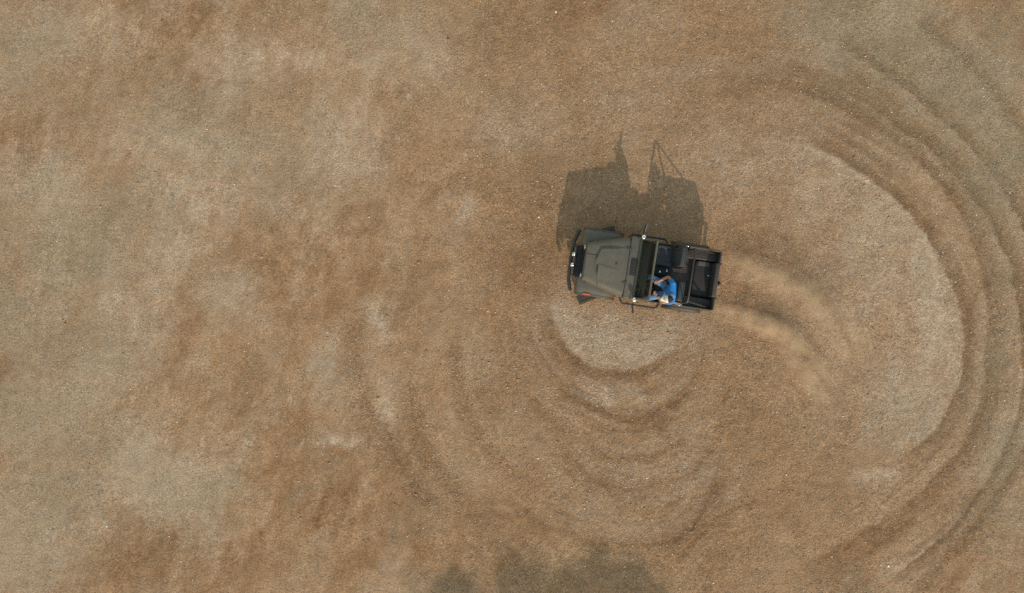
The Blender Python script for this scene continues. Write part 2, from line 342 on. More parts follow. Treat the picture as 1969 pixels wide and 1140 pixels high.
        env = min(1, .30 + br) * end * np.exp(-(out / 1.25) ** 2) * smooth(.30, .62, vnoise(out * 1.5 + 9, arc * 9 + 7, sd_ + 2)) * (.4 + nf[m])
        hi = smooth(.56, .76, line) * env; lo = smooth(.44, .24, line) * env
        Z[m] += (hi - lo) * .006
        pale[m] = np.clip(pale[m] + .34 * hi, 0, 1); churn[m] = np.maximum(churn[m], .6 * np.maximum(hi, lo))
        rust[m] = np.clip(rust[m] + .50 * lo, 0, 1)
        rust[m] = np.clip(rust[m] + br * k * band * (.35 + .6 * nn + .8 * (nf[m] - .3)), 0, 1)
        pin = np.where(out < 0, np.exp(out / (hw * 1.3)) * smooth(0, -hw * .35, out), 0)
        pale[m] = np.clip(pale[m] * (1 - .8 * k * band) + pl * k * pin * (.25 + .7 * nn + .8 * (nf[m] - .3)), 0, 1)
        churn[m] = np.maximum(churn[m], k * band)
    Z += churn * (fbm(X * 9, Y * 9, 110, 3) - .5) * .030 + (fbm(X * 11, Y * 11, 120, 2) - .5) * .008
    return Z, pale, rust, churn + 1j * oliv

# where the four wheels stand (vehicle frame) so that the soil lies flat under them
CAR = (3.213, 0.635); HEAD = R(180 - 8.7)
def car_xy(x, y):
    return (CAR[0] + x * math.cos(HEAD) - y * math.sin(HEAD), CAR[1] + x * math.sin(HEAD) + y * math.cos(HEAD))
WHEELS = [(1.13, 0.70), (1.13, -0.70), (-1.09, 0.72), (-1.09, -0.72)]

def ground_height(X, Y):
    Z, p, r, c = soil(X, Y)
    for w in WHEELS:
        x0, y0 = car_xy(*w); k = np.exp(-(((X - x0) ** 2 + (Y - y0) ** 2) / .45 ** 2) ** 2); Z = Z * (1 - k)
    Z = Z * (1 - .6 * np.exp(-(((X - CAR[0]) ** 2 + (Y - CAR[1]) ** 2) / 2.2 ** 2) ** 3))
    return Z, p, r, c

def make_ground():
    def lines(a, step):
        f = np.arange(-a, a + 1e-6, step); o = []; d = step; v = a
        while v < 900: d *= 1.35; v += d; o.append(v)
        o = np.array(o); return np.concatenate([-o[::-1], f, o])
    gx, gy = lines(13.6, .04), lines(8.2, .04); X, Y = np.meshgrid(gx, gy); nx, ny = len(gx), len(gy)
    Z, pale, rust, churn = ground_height(X, Y)
    fade = 1 - smooth(14, 40, np.hypot(X, Y)); Z = Z * fade
    me = bpy.data.meshes.new('ground')
    me.vertices.add(nx * ny); me.vertices.foreach_set('co', np.stack([X, Y, Z], -1).astype(np.float32).ravel())
    i = np.arange(nx * ny).reshape(ny, nx); q = np.stack([i[:-1, :-1], i[:-1, 1:], i[1:, 1:], i[1:, :-1]], -1).reshape(-1, 4)
    me.loops.add(q.size); me.loops.foreach_set('vertex_index', q.astype(np.int32).ravel())
    me.polygons.add(len(q)); me.polygons.foreach_set('loop_start', np.arange(0, q.size, 4, dtype=np.int32)); me.polygons.foreach_set('use_smooth', np.ones(len(q), bool))
    me.update(calc_edges=True)
    at = me.attributes.new('soil', 'FLOAT_COLOR', 'POINT')
    at.data.foreach_set('color', np.stack([pale, rust, churn.real, churn.imag], -1).astype(np.float32).ravel())
    o = bpy.data.objects.new('ground', me); COL.objects.link(o); me.materials.append(ground_material())
    tag(o, 'bare brown and pale tan dirt scored by curved wheel tracks', None, None, 'structure')
    return o

def ground_material():
    m = bpy.data.materials.new('dry_soil'); m.use_nodes = True
    n, l = m.node_tree.nodes, m.node_tree.links; p = n['Principled BSDF']; p.inputs['Roughness'].default_value = 0.95; p.inputs['Specular IOR Level'].default_value = 0.2
    at = n.new('ShaderNodeAttribute'); at.attribute_name = 'soil'; sp = n.new('ShaderNodeSeparateColor'); l.new(at.outputs['Color'], sp.inputs[0])
    tc = n.new('ShaderNodeTexCoord')
    def noise(scale, det, rough=.6, off=0):
        q = n.new('ShaderNodeTexNoise'); q.inputs['Scale'].default_value = scale; q.inputs['Detail'].default_value = det; q.inputs['Roughness'].default_value = rough
        mp = n.new('ShaderNodeMapping'); mp.inputs['Location'].default_value = (off, off * .7, 0); l.new(tc.outputs['Object'], mp.inputs[0]); l.new(mp.outputs[0], q.inputs['Vector']); return q.outputs['Fac']
    def rng_(v, a, b, c, d):
        q = n.new('ShaderNodeMapRange'); q.inputs['From Min'].default_value = a; q.inputs['From Max'].default_value = b; q.inputs['To Min'].default_value = c; q.inputs['To Max'].default_value = d; l.new(v, q.inputs['Value']); return q.outputs[0]
    def mix(f, a, b, mode='MIX'):
        q = n.new('ShaderNodeMix'); q.data_type = 'RGBA'; q.blend_type = mode
        for s, v in (('Factor', f), ('A', a), ('B', b)):
            if isinstance(v, (tuple, float, int)): q.inputs[s].default_value = v
            else: l.new(v, q.inputs[s])
        return q.outputs['Result']
    def math_(op, a, b):
        q = n.new('ShaderNodeMath'); q.operation = op
        for i, v in enumerate((a, b)):
            if isinstance(v, (float, int)): q.inputs[i].default_value = v
            else: l.new(v, q.inputs[i])
        return q.outputs[0]
    base = mix(rng_(noise(1.1, 6, .65), .3, .7, 0, 1), SOIL['base_a'], SOIL['base_b'])
    grit = rng_(noise(7, 6, .78, 3.1), .34, .66, .45, 1.5)
    c = mix(math_('MULTIPLY', sp.outputs[1], grit), base, SOIL['rust'])
    c = mix(math_('MULTIPLY', sp.outputs[0], grit), c, SOIL['pale'])
    c = mix(math_('MULTIPLY', at.outputs['Alpha'], math_('MULTIPLY', grit, .85)), c, SOIL['olive'])
    lowm = rng_(noise(.8, 3, .6, 12.5), .35, .65, .55, 1.25); ch = math_('MULTIPLY', sp.outputs[2], 1.0); clod = noise(10, 5, .75, 9.9)
    c = mix(math_('MULTIPLY', rng_(ch, 0, 1, .25, 1.0), lowm), c, mix(1.0, c, rng_(clod, .32, .68, .76, 1.24), 'MULTIPLY'))
    g1 = noise(23, 4, .8, 1.7); g2 = noise(75, 3, .7, 5.3)
    c = mix(lowm, c, mix(1.0, c, rng_(g1, .30, .70, .44, 1.56), 'MULTIPLY')); c = mix(1.0, c, rng_(g2, .28, .72, .62, 1.38), 'MULTIPLY')
    c = mix(1.0, c, rng_(noise(3.2, 9, .74, 21.0), .34, .66, .84, 1.16), 'MULTIPLY')
    l.new(c, p.inputs['Base Color'])
    vo = n.new('ShaderNodeTexVoronoi'); vo.inputs['Scale'].default_value = 24; l.new(tc.outputs['Object'], vo.inputs['Vector'])
    hgt = math_('ADD', math_('MULTIPLY', g1, 1.2), math_('MULTIPLY', math_('ADD', 1.0, math_('MULTIPLY', vo.outputs['Distance'], -1.0)), .5))
    hgt = math_('ADD', hgt, math_('ADD', math_('MULTIPLY', g2, .5), math_('MULTIPLY', clod, .55)))
    b = n.new('ShaderNodeBump'); b.inputs['Distance'].default_value = .035
    l.new(rng_(sp.outputs[2], 0, 1, .50, .95), b.inputs['Strength']); l.new(hgt, b.inputs['Height']); l.new(b.outputs[0], p.inputs['Normal'])
    return m
SOIL = dict(base_a=(0.310, 0.170, 0.083, 1), base_b=(0.386, 0.224, 0.119, 1), rust=(0.209, 0.104, 0.045, 1), pale=(0.445, 0.310, 0.206, 1), olive=(0.268, 0.195, 0.120, 1))
make_ground()

def make_gravel():
    n = 60000
    x = rng.uniform(-13.4, 13.4, n); y = rng.uniform(-8, 8, n)
    Z, p, r_, c = ground_height(x.reshape(1, -1), y.reshape(1, -1)); Z, c = Z[0], c[0].real
    keep = rng.random(n) < (.22 + .78 * c); x, y, Z = x[keep], y[keep], Z[keep]; n = len(x)
    s = .0045 + .013 * rng.random(n) ** 3; big = rng.random(n) < .02; s[big] *= 1.6; clod = rng.random(n) < .008; s[clod] = rng.uniform(.016, .030, clod.sum())
    base = np.array([[1, 0, 0], [-1, 0, 0], [0, 1, 0], [0, -1, 0], [0, 0, 1], [0, 0, -1]], float)
    fc = np.array([[0, 2, 4], [2, 1, 4], [1, 3, 4], [3, 0, 4], [2, 0, 5], [1, 2, 5], [3, 1, 5], [0, 3, 5]])
    v = base[None] * rng.uniform(.7, 1.4, (n, 6, 1)) + rng.normal(0, .18, (n, 6, 3))
    a = rng.uniform(0, 6.28, n); ca, sa = np.cos(a), np.sin(a); vx = v[..., 0] * ca[:, None] - v[..., 1] * sa[:, None]; vy = v[..., 0] * sa[:, None] + v[..., 1] * ca[:, None]
    v = np.stack([vx * 1.25, vy, v[..., 2] * .8], -1) * s[:, None, None]; v += np.stack([x, y, Z + s * .35], -1)[:, None]
    f = (fc[None] + (np.arange(n) * 6)[:, None, None]).reshape(-1, 3)
    me = bpy.data.meshes.new('gravel'); me.vertices.add(n * 6); me.vertices.foreach_set('co', v.astype(np.float32).ravel())
    me.loops.add(f.size); me.loops.foreach_set('vertex_index', f.astype(np.int32).ravel()); me.polygons.add(len(f)); me.polygons.foreach_set('loop_start', np.arange(0, f.size, 3, dtype=np.int32)); me.update(calc_edges=True)
    tn = np.clip(rng.normal(.42, .24, n), 0, 1); tn[rng.random(n) < .035] = .86; tn[clod] = rng.uniform(.22, .5, clod.sum()); tone = np.repeat(tn, 6); at = me.attributes.new('tone', 'FLOAT', 'POINT'); at.data.foreach_set('value', tone.astype(np.float32))
    m = bpy.data.materials.new('gravel_stone'); m.use_nodes = True; nn, l = m.node_tree.nodes, m.node_tree.links
    q = nn.new('ShaderNodeAttribute'); q.attribute_name = 'tone'; cr = nn.new('ShaderNodeValToRGB')
    cr.color_ramp.elements[0].color = (.16, .10, .06, 1); cr.color_ramp.elements[1].color = (.78, .70, .58, 1); e = cr.color_ramp.elements.new(.5); e.color = (.44, .31, .19, 1)
    l.new(q.outputs['Fac'], cr.inputs[0]); l.new(cr.outputs[0], nn['Principled BSDF'].inputs['Base Color']); nn['Principled BSDF'].inputs['Roughness'].default_value = .75
    me.materials.append(m); o = bpy.data.objects.new('gravel', me); COL.objects.link(o); tag(o, 'loose small pebbles and grit strewn over the dirt', 'gravel', None, 'stuff')
make_gravel()

# ---------------------------------------------------------------- trees that stand south of the frame and throw the soft shade at its lower edge
def make_tree(tip_px, height, rad, prof, label, seed, leaves=14000):
    r = random.Random(seed); tx, ty = px(*tip_px)
    bx, by = tx + height * 0.216 * 1.70, ty - height * 0.976 * 1.70
    t = empty('broadleaf_tree', (bx, by, 0), 0); tag(t, label, 'tree', 'trees beside the dirt field')
    b = B(); pts = [(r.uniform(-.06, .06) * i, r.uniform(-.06, .06) * i, height * .9 * i / 8 - .1) for i in range(9)]
    b.tube(pts, [.17 * (1 - i / 9.5) + .015 for i in range(9)], 9)
    for i in range(26):
        z = height * r.uniform(.28, .9); a = r.uniform(0, 6.28); ln = rad * prof(z / height) * r.uniform(.6, 1.0)
        p0 = Vector((0, 0, z)); p1 = p0 + Vector((math.cos(a) * ln * .5, math.sin(a) * ln * .5, ln * .2)); p2 = p0 + Vector((math.cos(a) * ln, math.sin(a) * ln, ln * .5))
        b.tube([p0, p1, p2], [.045, .03, .012], 6)
    b.build('trunk', 'bark', t)
    bm = bmesh.new(); clumps = []
    for i in range(170):
        q = 1 - .62 * r.random() ** 1.3; z = height * q; a = r.uniform(0, 6.28); d = rad * prof(q) * math.sqrt(r.uniform(.05, 1))
        clumps.append((Vector((math.cos(a) * d, math.sin(a) * d, z)), r.uniform(.09, .30) * (.4 + prof(q) * .65)))
    clumps.append((Vector((0, 0, height - .1)), .12))
    for i in range(leaves):
        c, s = r.choice(clumps); p = c + Vector((r.gauss(0, s), r.gauss(0, s), r.gauss(0, s * .8)))
        if p.z > height: continue
        u = Vector((r.gauss(0, 1), r.gauss(0, 1), r.gauss(0, .6))).normalized(); w = u.orthogonal().normalized(); k = r.uniform(.06, .10)
        bm.faces.new([bm.verts.new(p + u * k), bm.verts.new(p + w * k * .5 + u * .1 * k), bm.verts.new(p - u * k), bm.verts.new(p - w * k * .5)])
    me = bpy.data.meshes.new('crown'); bm.to_mesh(me); bm.free(); me.materials.append(M['leaf'])
    o = bpy.data.objects.new('crown', me); COL.objects.link(o); o.parent = t
    return t
make_tree((1146, 1074), 14.2, .95, lambda q: max(.08, min(1, (1.0 - q) * 12)) if q > .5 else .8, 'tallest slim broadleaf tree with a pointed leafy crown', 3, 18000)
make_tree((1222, 1106), 13.4, .65, lambda q: max(.25, min(1, (1.0 - q) * 32)) if q > .5 else .8, 'broadleaf tree pressed close beside the tallest pointed one', 8)
make_tree((1088, 1118), 13.8, .8, lambda q: max(.25, min(1, (1.0 - q) * 32)) if q > .5 else .8, 'broadleaf tree between the tallest tree and the ragged flat-crowned one', 12)
make_tree((1005, 1116), 13.1, 1.05, lambda q: max(.25, min(1, (1.0 - q) * 32)) if q > .5 else .8, 'middle broadleaf tree with a ragged flat crown', 5)
make_tree((862, 1124), 13.3, .55, lambda q: max(.5, min(1, (1.0 - q) * 40)) if q > .5 else .8, 'slender broadleaf tree with a rounded crown standing apart', 6)

# ---------------------------------------------------------------- the open off-road car
car = empty('off_road_car', (CAR[0], CAR[1], 0), HEAD)
tag(car, 'open-top olive drab off-road car turning hard on the dirt', 'car')

def mirror_y(pts): return [(p[0], -p[1], p[2]) for p in pts]

# chassis
b = B()
for s in (1, -1): b.box((-.05, s * .36, .46), (3.3, .08, .12), bev=.01)
for x in (-1.5, -.5, .5, 1.45): b.box((x, 0, .46), (.08, .66, .08))
b.build('chassis', 'black', car)
for x in (1.13, -1.09):
    b = B(); b.tube([(x, -.64, .37), (x, .64, .37)], .045, 12); b.ball((x, .12, .37), (.14, .12, .14)); b.build('axle', 'black', car)

# tub: floor, sides with door cut-outs, tailgate, cowl sides
b = B()
b.box((-.70, 0, .555), (2.05, 1.42, .03)); b.box((.13, 0, .49), (.62, 1.38, .03)); b.box((-.175, 0, .525), (.02, 1.38, .09))
fl = b.build('floor_pan', 'bed', car)
for i in range(17):
    b = B(); b.box((-.92, -.43 + i * .0535, .577), (.62, .030, .007), bev=.003); b.build('floor_rib', 'bed', fl)
for s, nm in ((1, ''), (-1, '')):
    prof = [(.47, .45), (.47, 1.13), (.20, 1.13), (.12, 1.07), (.02, .80), (-.04, .72), (-.52, .72), (-.60, .77), (-.665, 1.0), (-.72, 1.065), (-1.70, 1.065), (-1.735, 1.04), (-1.735, .52), (-1.60, .50), (-1.50, .78), (-1.40, .84), (-.80, .84), (-.70, .78), (-.60, .45)]
    b = B(); b.prism([(x, s * .70, z) for x, z in prof], (0, s * .035, 0))
    side = b.build('side_panel', 'olive', car, bev=.006)
    rail = [(-.69, s * .728, 1.045), (-.74, s * .722, 1.075), (-1.0, s * .722, 1.077), (-1.69, s * .722, 1.077), (-1.725, s * .70, 1.077)]
    b = B(); b.tube(rail, .021, 8); b.build('side_rail', 'olive_dark', side)
    sill = [(.10, s * .722, 1.05), (.025, s * .722, .80), (-.04, s * .722, .735), (-.52, s * .722, .735), (-.60, s * .722, .785), (-.67, s * .722, 1.02)]
    b = B(); b.tube(sill, .017, 8); b.build('door_sill_trim', 'olive_dark', side)
    b = B(); b.ball((-.92, s * .715, 1.10), .022); b.tube([(-.92, s * .715, 1.06), (-.92, s * .715, 1.10)], .012); b.build('soft_top_knob', 'chrome', side)
b = B(); b.box((-1.745, 0, .80), (.035, 1.44, .54), bev=.012)
for i in (-1, 1): b.box((-1.768, i * .33, .76), (.012, .5, .28), bev=.004)
tg = b.build('tailgate', 'olive', car)
b = B(); b.tube([(-1.745, -.70, 1.072), (-1.745, .70, 1.072)], .02, 8); b.build('top_rail', 'flare', tg)
for s in (1, -1):
    b = B(); b.box((-1.785, s * .42, 1.03), (.03, .05, .05), bev=.006); b.build('latch', 'black', tg)
    b = B(); b.box((-1.79, s * .63, .74), (.045, .09, .14), bev=.01); t = b.build('tail_lamp', 'black', car)
    b = B(); b.box((-1.817, s * .63, .75), (.012, .075, .11), bev=.004); b.build('lamp_lens', 'red', t)
b = B(); b.tube([(-1.72, -.62, .52), (-1.84, -.60, .52), (-1.84, .60, .52), (-1.72, .62, .52)], .035, 10); b.build('rear_bumper', 'black', car)
b = B(); b.box((-1.88, .02, .56), (.10, .06, .05), bev=.008); b.ball((-1.93, .02, .60), .028); b.box((-1.90, .02, .57), (.05, .11, .03), bev=.005); b.build('tow_hitch', 'black', car)

# cowl
b = B(); b.box((.325, 0, .985), (.27, 1.50, .42), bev=.03, seg=3); cowl = b.build('cowl', 'olive', car)
b = B(); b.box((.318, -.025, 1.198), (.15, .42, .012), bev=.004)
vent = b.build('cowl_vent', 'plate', cowl)
for i in range(9):
    b = B(); b.box((.318, -.205 + i * .045, 1.207), (.13, .014, .008), rot=(.4, 0, 0)); b.build('louvre', 'black', vent)

# hood: pressed sheet with two stepped bulges
def hood_z(x, y):
    t = (x - .46) / 1.03
    zt = 1.20 - .03 * t - .015 * t * t - .025 * (y / .75) ** 2
    fade = min(1, max(0, (x - .47) / .45))
    return zt, fade
def half(x, y, ax, ay, bx, by, inx, iny, soft):
    """1 on the side of line a-b that holds the point in"""
    L = math.hypot(bx - ax, by - ay); d = ((bx - ax) * (y - ay) - (by - ay) * (x - ax)) / L; di = (bx - ax) * (iny - ay) - (by - ay) * (inx - ax)
    d = d if di > 0 else -d; q = min(1, max(0, d / soft + .5)); return q * q * (3 - 2 * q)
def hood_top(x, y):
    zt, fade = hood_z(x, y); f = .25 + .75 * fade
    p = half(x, y, 1.235, -.062, 1.137, -.347, .9, -.2, .022) * half(x, y, 1.137, -.347, .467, -.47, .9, -.2, .035) * half(x, y, 1.235, -.062, 1.209, .06, .9, -.1, .022)
    r = half(x, y, 1.215, .020, .60, .095, .9, .25, .02) * half(x, y, 1.165, 0, 1.150, .30, .9, .2, .018) * (1 - min(1, max(0, (y - .12) / .28)))
    inner = half(x, y, 1.215, .020, .60, .095, .9, -.2, .02)
    return zt + .048 * f * p * inner + .026 * f * p * (1 - inner) + .052 * r * fade * (1 - p * .35)
rows = []; NX, NY = 92, 111
for i in range(NX):
    u = i / (NX - 1); x = .468 + 1.03 * u; w = .735 - .275 * u ** 1.15; row = []
    for j in range(NY):
        v = -1 + 2 * j / (NY - 1); y = v * w
        roll = (1 - min(1, abs(v)) ** 14) ** .42; fr = 1 if u < .955 else math.sqrt(max(0, 1 - ((u - .955) / .045) ** 2))
        zl = .92; zt = hood_top(x, y)
        row.append((x, y, zl + (zt - zl) * roll * (.35 + .65 * fr)))
    rows.append(row)
b = B(); b.sheet(rows); hood = b.build('hood', 'olive', car, angle=60)
b = B(); b.box((.462, 0, 1.155), (.012, 1.42, .07)); b.build('hood_seam', 'seam_and_shade', hood)
for y in (-.436, .376):
    b = B(); b.box((.475, y, hood_top(.5, y) + .006), (.12, .05, .012), bev=.004); b.tube([(.465, y - .035, 1.205), (.465, y + .035, 1.205)], .012, 8); b.build('hinge', 'flare', hood)
b = B(); b.box((1.166, .165, hood_top(1.18, .165) + .012), (.016, .20, .02), rot=(0, 0, R(4))); b.build('bulge_edge_shade', 'seam_and_shade', hood)  # dark strip that paints the shade on the bulge's front edge
for y in (-.02, .02):
    b = B(); b.box((.735, y - .05, hood_top(.735, y - .05) + .003), (.05, .012, .008), rot=(0, 0, R(90 - 80))); b.build('bulge_mark', 'seam_and_shade', hood)
b = B(); b.tube([(x, -.185 + .002 * i, hood_top(x, -.185) + .0) for i, x in enumerate((1.47, 1.42, 1.36, 1.30, 1.22, 1.19))], .006, 6); b.build('crease_line', 'seam_and_shade', hood)
for y in (-.49, .49):
    b = B(); b.box((1.40, y * 1.0, .98), (.05, .022, .07), bev=.006); b.build('hood_latch', 'black', hood)

# grille
b = B(); b.box((1.44, 0, .75), (.05, .98, .44), bev=.015); gr = b.build('grille', 'olive', car)
for i in range(7):
    b = B(); b.box((1.468, -.21 + i * .07, .77), (.012, .036, .26), bev=.006); b.build('grille_slot', 'interior', gr)
for s in (1, -1):
    b = B(); b.lathe([(.095, 0), (.095, .03), (.088, .045)], (1.455, s * .37, .79), 'X', 24); hl = b.build('headlight', 'black', car)
    b = B(); b.lathe([(.086, 0), (.078, .014), (.05, .026), (.015, .031)], (1.50, s * .37, .79), 'X', 24); b.build('lamp_lens', 'lens', hl)

# front fenders with dark flares
for s in (1, -1):
    path = [(1.600, .70), (1.598, .82), (1.575, .885), (1.53, .918), (1.40, .933), (1.15, .940), (.90, .938), (.76, .912), (.66, .81), (.58, .58)]
    rows = []
    for i, (x, z) in enumerate(path):
        yo = .70 + .075 * min(1, i / 2.2); yi = .42 if x > 1.0 else .55
        rows.append([(x, s * (yi + (yo - yi) * k / 8), z - .012 * (k / 8) ** 3 + (.012 if 0 < k < 7 else 0)) for k in range(9)])
    b = B(); b.sheet(rows, (-.0, 0, -.03)); fe = b.build('front_fender', 'olive', car, angle=50)
    rows = []
    for i, (x, z) in enumerate(path[1:]):
        yo = .70 + .075 * min(1, (i + 1) / 2.2); yy = [yo - .004, yo + .022, yo + .046, yo + .052]
        rows.append([(x, s * yy[0], z - .014), (x, s * yy[1], z - .020), (x, s * yy[2], z - .036), (x, s * yy[3], z - .075)])
    b = B(); b.sheet(rows, (0, -s * .02, -.012)); b.build('wheel_flare', 'flare', fe, angle=50)
    if s > 0:
        b = B(); b.box((1.31, s * .783, .933), (.165, .032, .03), rot=(0, 0, 0), bev=.006); b.build('marker_lamp', 'amber', fe)
    # inner wing wall between hood and fender
    b = B(); b.prism([(1.45, s * .44, .55), (1.45, s * .44, .93), (.47, s * .66, .94), (.47, s * .66, .55)], (0, s * .012, 0)); b.build('inner_wing', 'interior', fe)
# rear flares
for s in (1, -1):
    path = [(-.60, .55), (-.66, .70), (-.735, .81), (-.84, .858), (-1.09, .868), (-1.34, .858), (-1.44, .81), (-1.515, .70), (-1.56, .55)]
    rows = [[(x, s * .732, z + .012), (x, s * .77, z + .012), (x, s * .815, z), (x, s * .830, z - .02), (x, s * .834, z - .06)] for x, z in path]
    b = B(); b.sheet(rows, (0, -s * .012, -.02)); b.build('rear_flare', 'flare', car, angle=50)

# wheels
def make_wheel(x, y, steer, spin):
    w = empty('wheel', (x, y, .355), steer, car); s = 1 if y > 0 else -1
    b = B(); prof = [(.205, -.105), (.26, -.122), (.33, -.118), (.352, -.10), (.358, -.05), (.358, .05), (.352, .10), (.33, .118), (.26, .122), (.205, .105)]
    b.lathe(prof, (0, 0, 0), 'Y', 48, caps=False)
    for k in range(30):
        for c in (-1, 1):
            a = 2 * math.pi * (k + (.5 if c > 0 else 0)) / 30 + spin
            b.box((.364 * math.cos(a), c * .082, .364 * math.sin(a)), (.026, .062, .052), rot=(0, -a, 0))
        a = 2 * math.pi * (k + .25) / 30 + spin; b.box((.362 * math.cos(a), 0, .362 * math.sin(a)), (.022, .07, .034), rot=(0, -a, 0))
    b.build('tyre', 'rubber', w, angle=30)
    b = B(); b.lathe([(.222, -.104), (.212, -.112), (.205, -.10), (.195, -.07), (.188, 0), (.195, .07), (.205, .10), (.212, .112), (.222, .104)], (0, 0, 0), 'Y', 32, caps=False); b.lathe([(.195, s * .03), (.15, s * .055), (.07, s * .07)], (0, 0, 0), 'Y', 32)
    for k in range(8):
        a = 2 * math.pi * k / 8; b.box((.13 * math.cos(a), s * .085, .13 * math.sin(a)), (.12, .03, .05), rot=(0, -a, 0), bev=.006)
    b.build('rim', 'rim', w)
    b = B(); b.lathe([(.055, s * .08), (.055, s * .12), (.035, s * .135)], (0, 0, 0), 'Y', 16); b.build('hub', 'black', w)
make_wheel(1.13, .77, R(31), .0); make_wheel(1.13, -.745, R(26), .06); make_wheel(-1.09, .72, 0, .03); make_wheel(-1.09, -.72, 0, .1)

# front bumper tube, bracket plate and two round driving lamps
b = B(); b.tube([(1.655, -.765, .62), (1.69, -.735, .62), (1.755, -.52, .62), (1.772, -.46, .62), (1.785, -.2, .62), (1.785, .2, .62), (1.775, .44, .62), (1.765, .50, .62), (1.705, .71, .62), (1.665, .735, .62)], .043, 12)
bp = b.build('bull_bar', 'black', car)
b = B(); b.tube([(1.68, -.36, .68), (1.688, 0, .68), (1.68, .36, .68)], .020, 8)
for y in (-.36, -.13, .12, .36): b.tube([(1.66, y, .66), (1.775, y, .63)], .018, 8)
b.build('bar_bracket', 'black', bp)
b = B(); b.box((1.575, 0, .60), (.19, .77, .03), bev=.006); b.box((1.50, 0, .66), (.03, .80, .12), bev=.006); b.build('skid_plate', 'plate', car)
for y in (-.139, .12):
    b = B(); b.ball((1.728, y, .735), (.048, .052, .05), 18, 12); b.tube([(1.728, y, .64), (1.728, y, .71)], .014, 8)
    lp = b.build('driving_lamp', 'chrome', car)
    b = B(); b.lathe([(.05, 0), (.05, .018), (.03, .026)], (1.755, y, .735), 'X', 18); b.build('lamp_lens', 'lens', lp)

# windshield
WB, WT = (.215, 1.195), (-.085, 1.715)
def wpt(t, y, off=0.0):
    dx, dz = WT[0] - WB[0], WT[1] - WB[1]; L = math.hypot(dx, dz); return (WB[0] + dx * t + off * dz / L, y, WB[1] + dz * t - off * dx / L)
b = B()
for s in (1, -1): b.tube([wpt(-.02, s * .715), wpt(.5, s * .712), wpt(.95, s * .705), wpt(1.0, s * .685)], .026, 8)
b.tube([wpt(1, -.69), wpt(1, .69)], .026, 8); b.tube([wpt(.02, -.70), wpt(.02, .70)], .028, 8)
ws = b.build('windshield_frame', 'olive', car)
for s in (1, -1):
    b = B(); b.prism([wpt(.62, s * .706), wpt(.0, s * .706), (.10, s * .706, 1.06), (.03, s * .706, 1.02), (-.03, s * .706, 1.08), (-.055, s * .706, 1.22)], (0, s * .012, 0)); b.build('pillar_shadow_plate', 'olive', ws)  # plates unseen from above, added to widen the windshield's shadow
b = B(); b.sheet([[wpt(.05, -.69), wpt(.05, .69)], [wpt(.97, -.68), wpt(.97, .68)]]); b.build('windshield_pane', 'glass', ws)
for y0, y1 in ((-.12, -.30), (.34, .60)):
    b = B(); b.tube([wpt(.03, (y0 + y1) / 2 + .1, .03), wpt(.36, (y0 + y1) / 2, .028)], .009, 6)
    b.tube([wpt(.42, y0, .016), wpt(.34, y1, .016)], .012, 6); b.build('wiper', 'black', ws)
# mirrors
for s in (1, -1):
    b = B(); b.tube([(.19, s * .735, 1.20), (.20, s * .752, 1.30), (.20, s * .755, 1.38)], .014, 8); b.ball((.20, s * .752, 1.375), (.055, .062, .05), 20, 14); mi = b.build('round_mirror', 'chrome', car)
    b = B(); b.tube([(.20, s * .77, 1.33), (.215, s * .86, 1.30), (.205, s * .90, 1.28)], .011, 6); b.build('mirror_arm', 'black', mi)
    b = B(); b.box((.19, s * .985, 1.28), (.035, .19, .13), rot=(0, 0, s * R(16) if s > 0 else R(-8)), bev=.014); hd = b.build('mirror_head', 'black', mi)
    b = B(); b.box((.170, s * .985, 1.28), (.006, .165, .105), rot=(0, 0, s * R(16) if s > 0 else R(-8))); b.build('mirror_glass', 'chrome', hd)

# dashboard, instruments, steering wheel
b = B(); b.box((.09, 0, 1.02), (.26, 1.36, .22), bev=.03); da = b.build('dashboard', 'interior', car)
b = B(); b.box((-.035, .37, 1.05), (.02, .30, .12), bev=.008); b.build('instrument_cluster', 'plate', da)
SW = Vector((-.215, .372, 1.00)); E1 = Vector((.60, 0, .80)).normalized(); AX = Vector((-.80, 0, .60)).normalized()
b = B(); b.tube([SW + E1 * (.185 * math.cos(a)) + Vector((0, .185 * math.sin(a), 0)) for a in [2 * math.pi * k / 36 for k in range(36)]], .014, 8, closed=True)
for a in (0.5, 2.6, 4.71): b.tube([SW - AX * .03, SW + E1 * (.18 * math.cos(a)) + Vector((0, .18 * math.sin(a), 0))], .011, 6)
b.tube([SW - AX * .045, SW - AX * .012], .05, 14)
st = b.build('steering_wheel', 'interior', car)
b = B(); b.tube([SW - AX * .03, SW - AX * .30], .022, 8); b.build('steering_column', 'interior', st)

# front seats
def make_seat(y, mat, dx=0.0):
    s = empty('front_seat', (dx, 0, 0), 0, car)
    b = B(); b.box((-.46, y, .735), (.46, .50, .13), bev=.045, seg=3)
    for k in (-1, 1): b.box((-.45, y + k * .20, .775), (.40, .09, .10), bev=.035, seg=3)
    b.box((-.46, y, .785), (.38, .30, .04), bev=.016); b.build('cushion', mat, s)
    b = B(); b.box((-.745, y, 1.04), (.12, .48, .60), rot=(0, R(-13), 0), bev=.045, seg=3); b.box((-.715, y, 1.0), (.12, .28, .42), rot=(0, R(-13), 0), bev=.03); b.build('backrest', mat, s)
    b = B(); b.tube([(-.74, y - .25, .62), (-.79, y - .25, .86), (-.872, y - .245, 1.19), (-.885, y - .20, 1.24), (-.885, y + .20, 1.24), (-.872, y + .245, 1.19), (-.79, y + .25, .86), (-.74, y + .25, .62)], .017, 8); b.build('seat_frame', 'flare', s)
    b = B(); b.box((-.46, y, .62), (.42, .40, .10), bev=.01); b.build('seat_base', 'interior', s)
    return s
make_seat(-.435, 'vinyl'); make_seat(.385, 'vinyl', -.06)
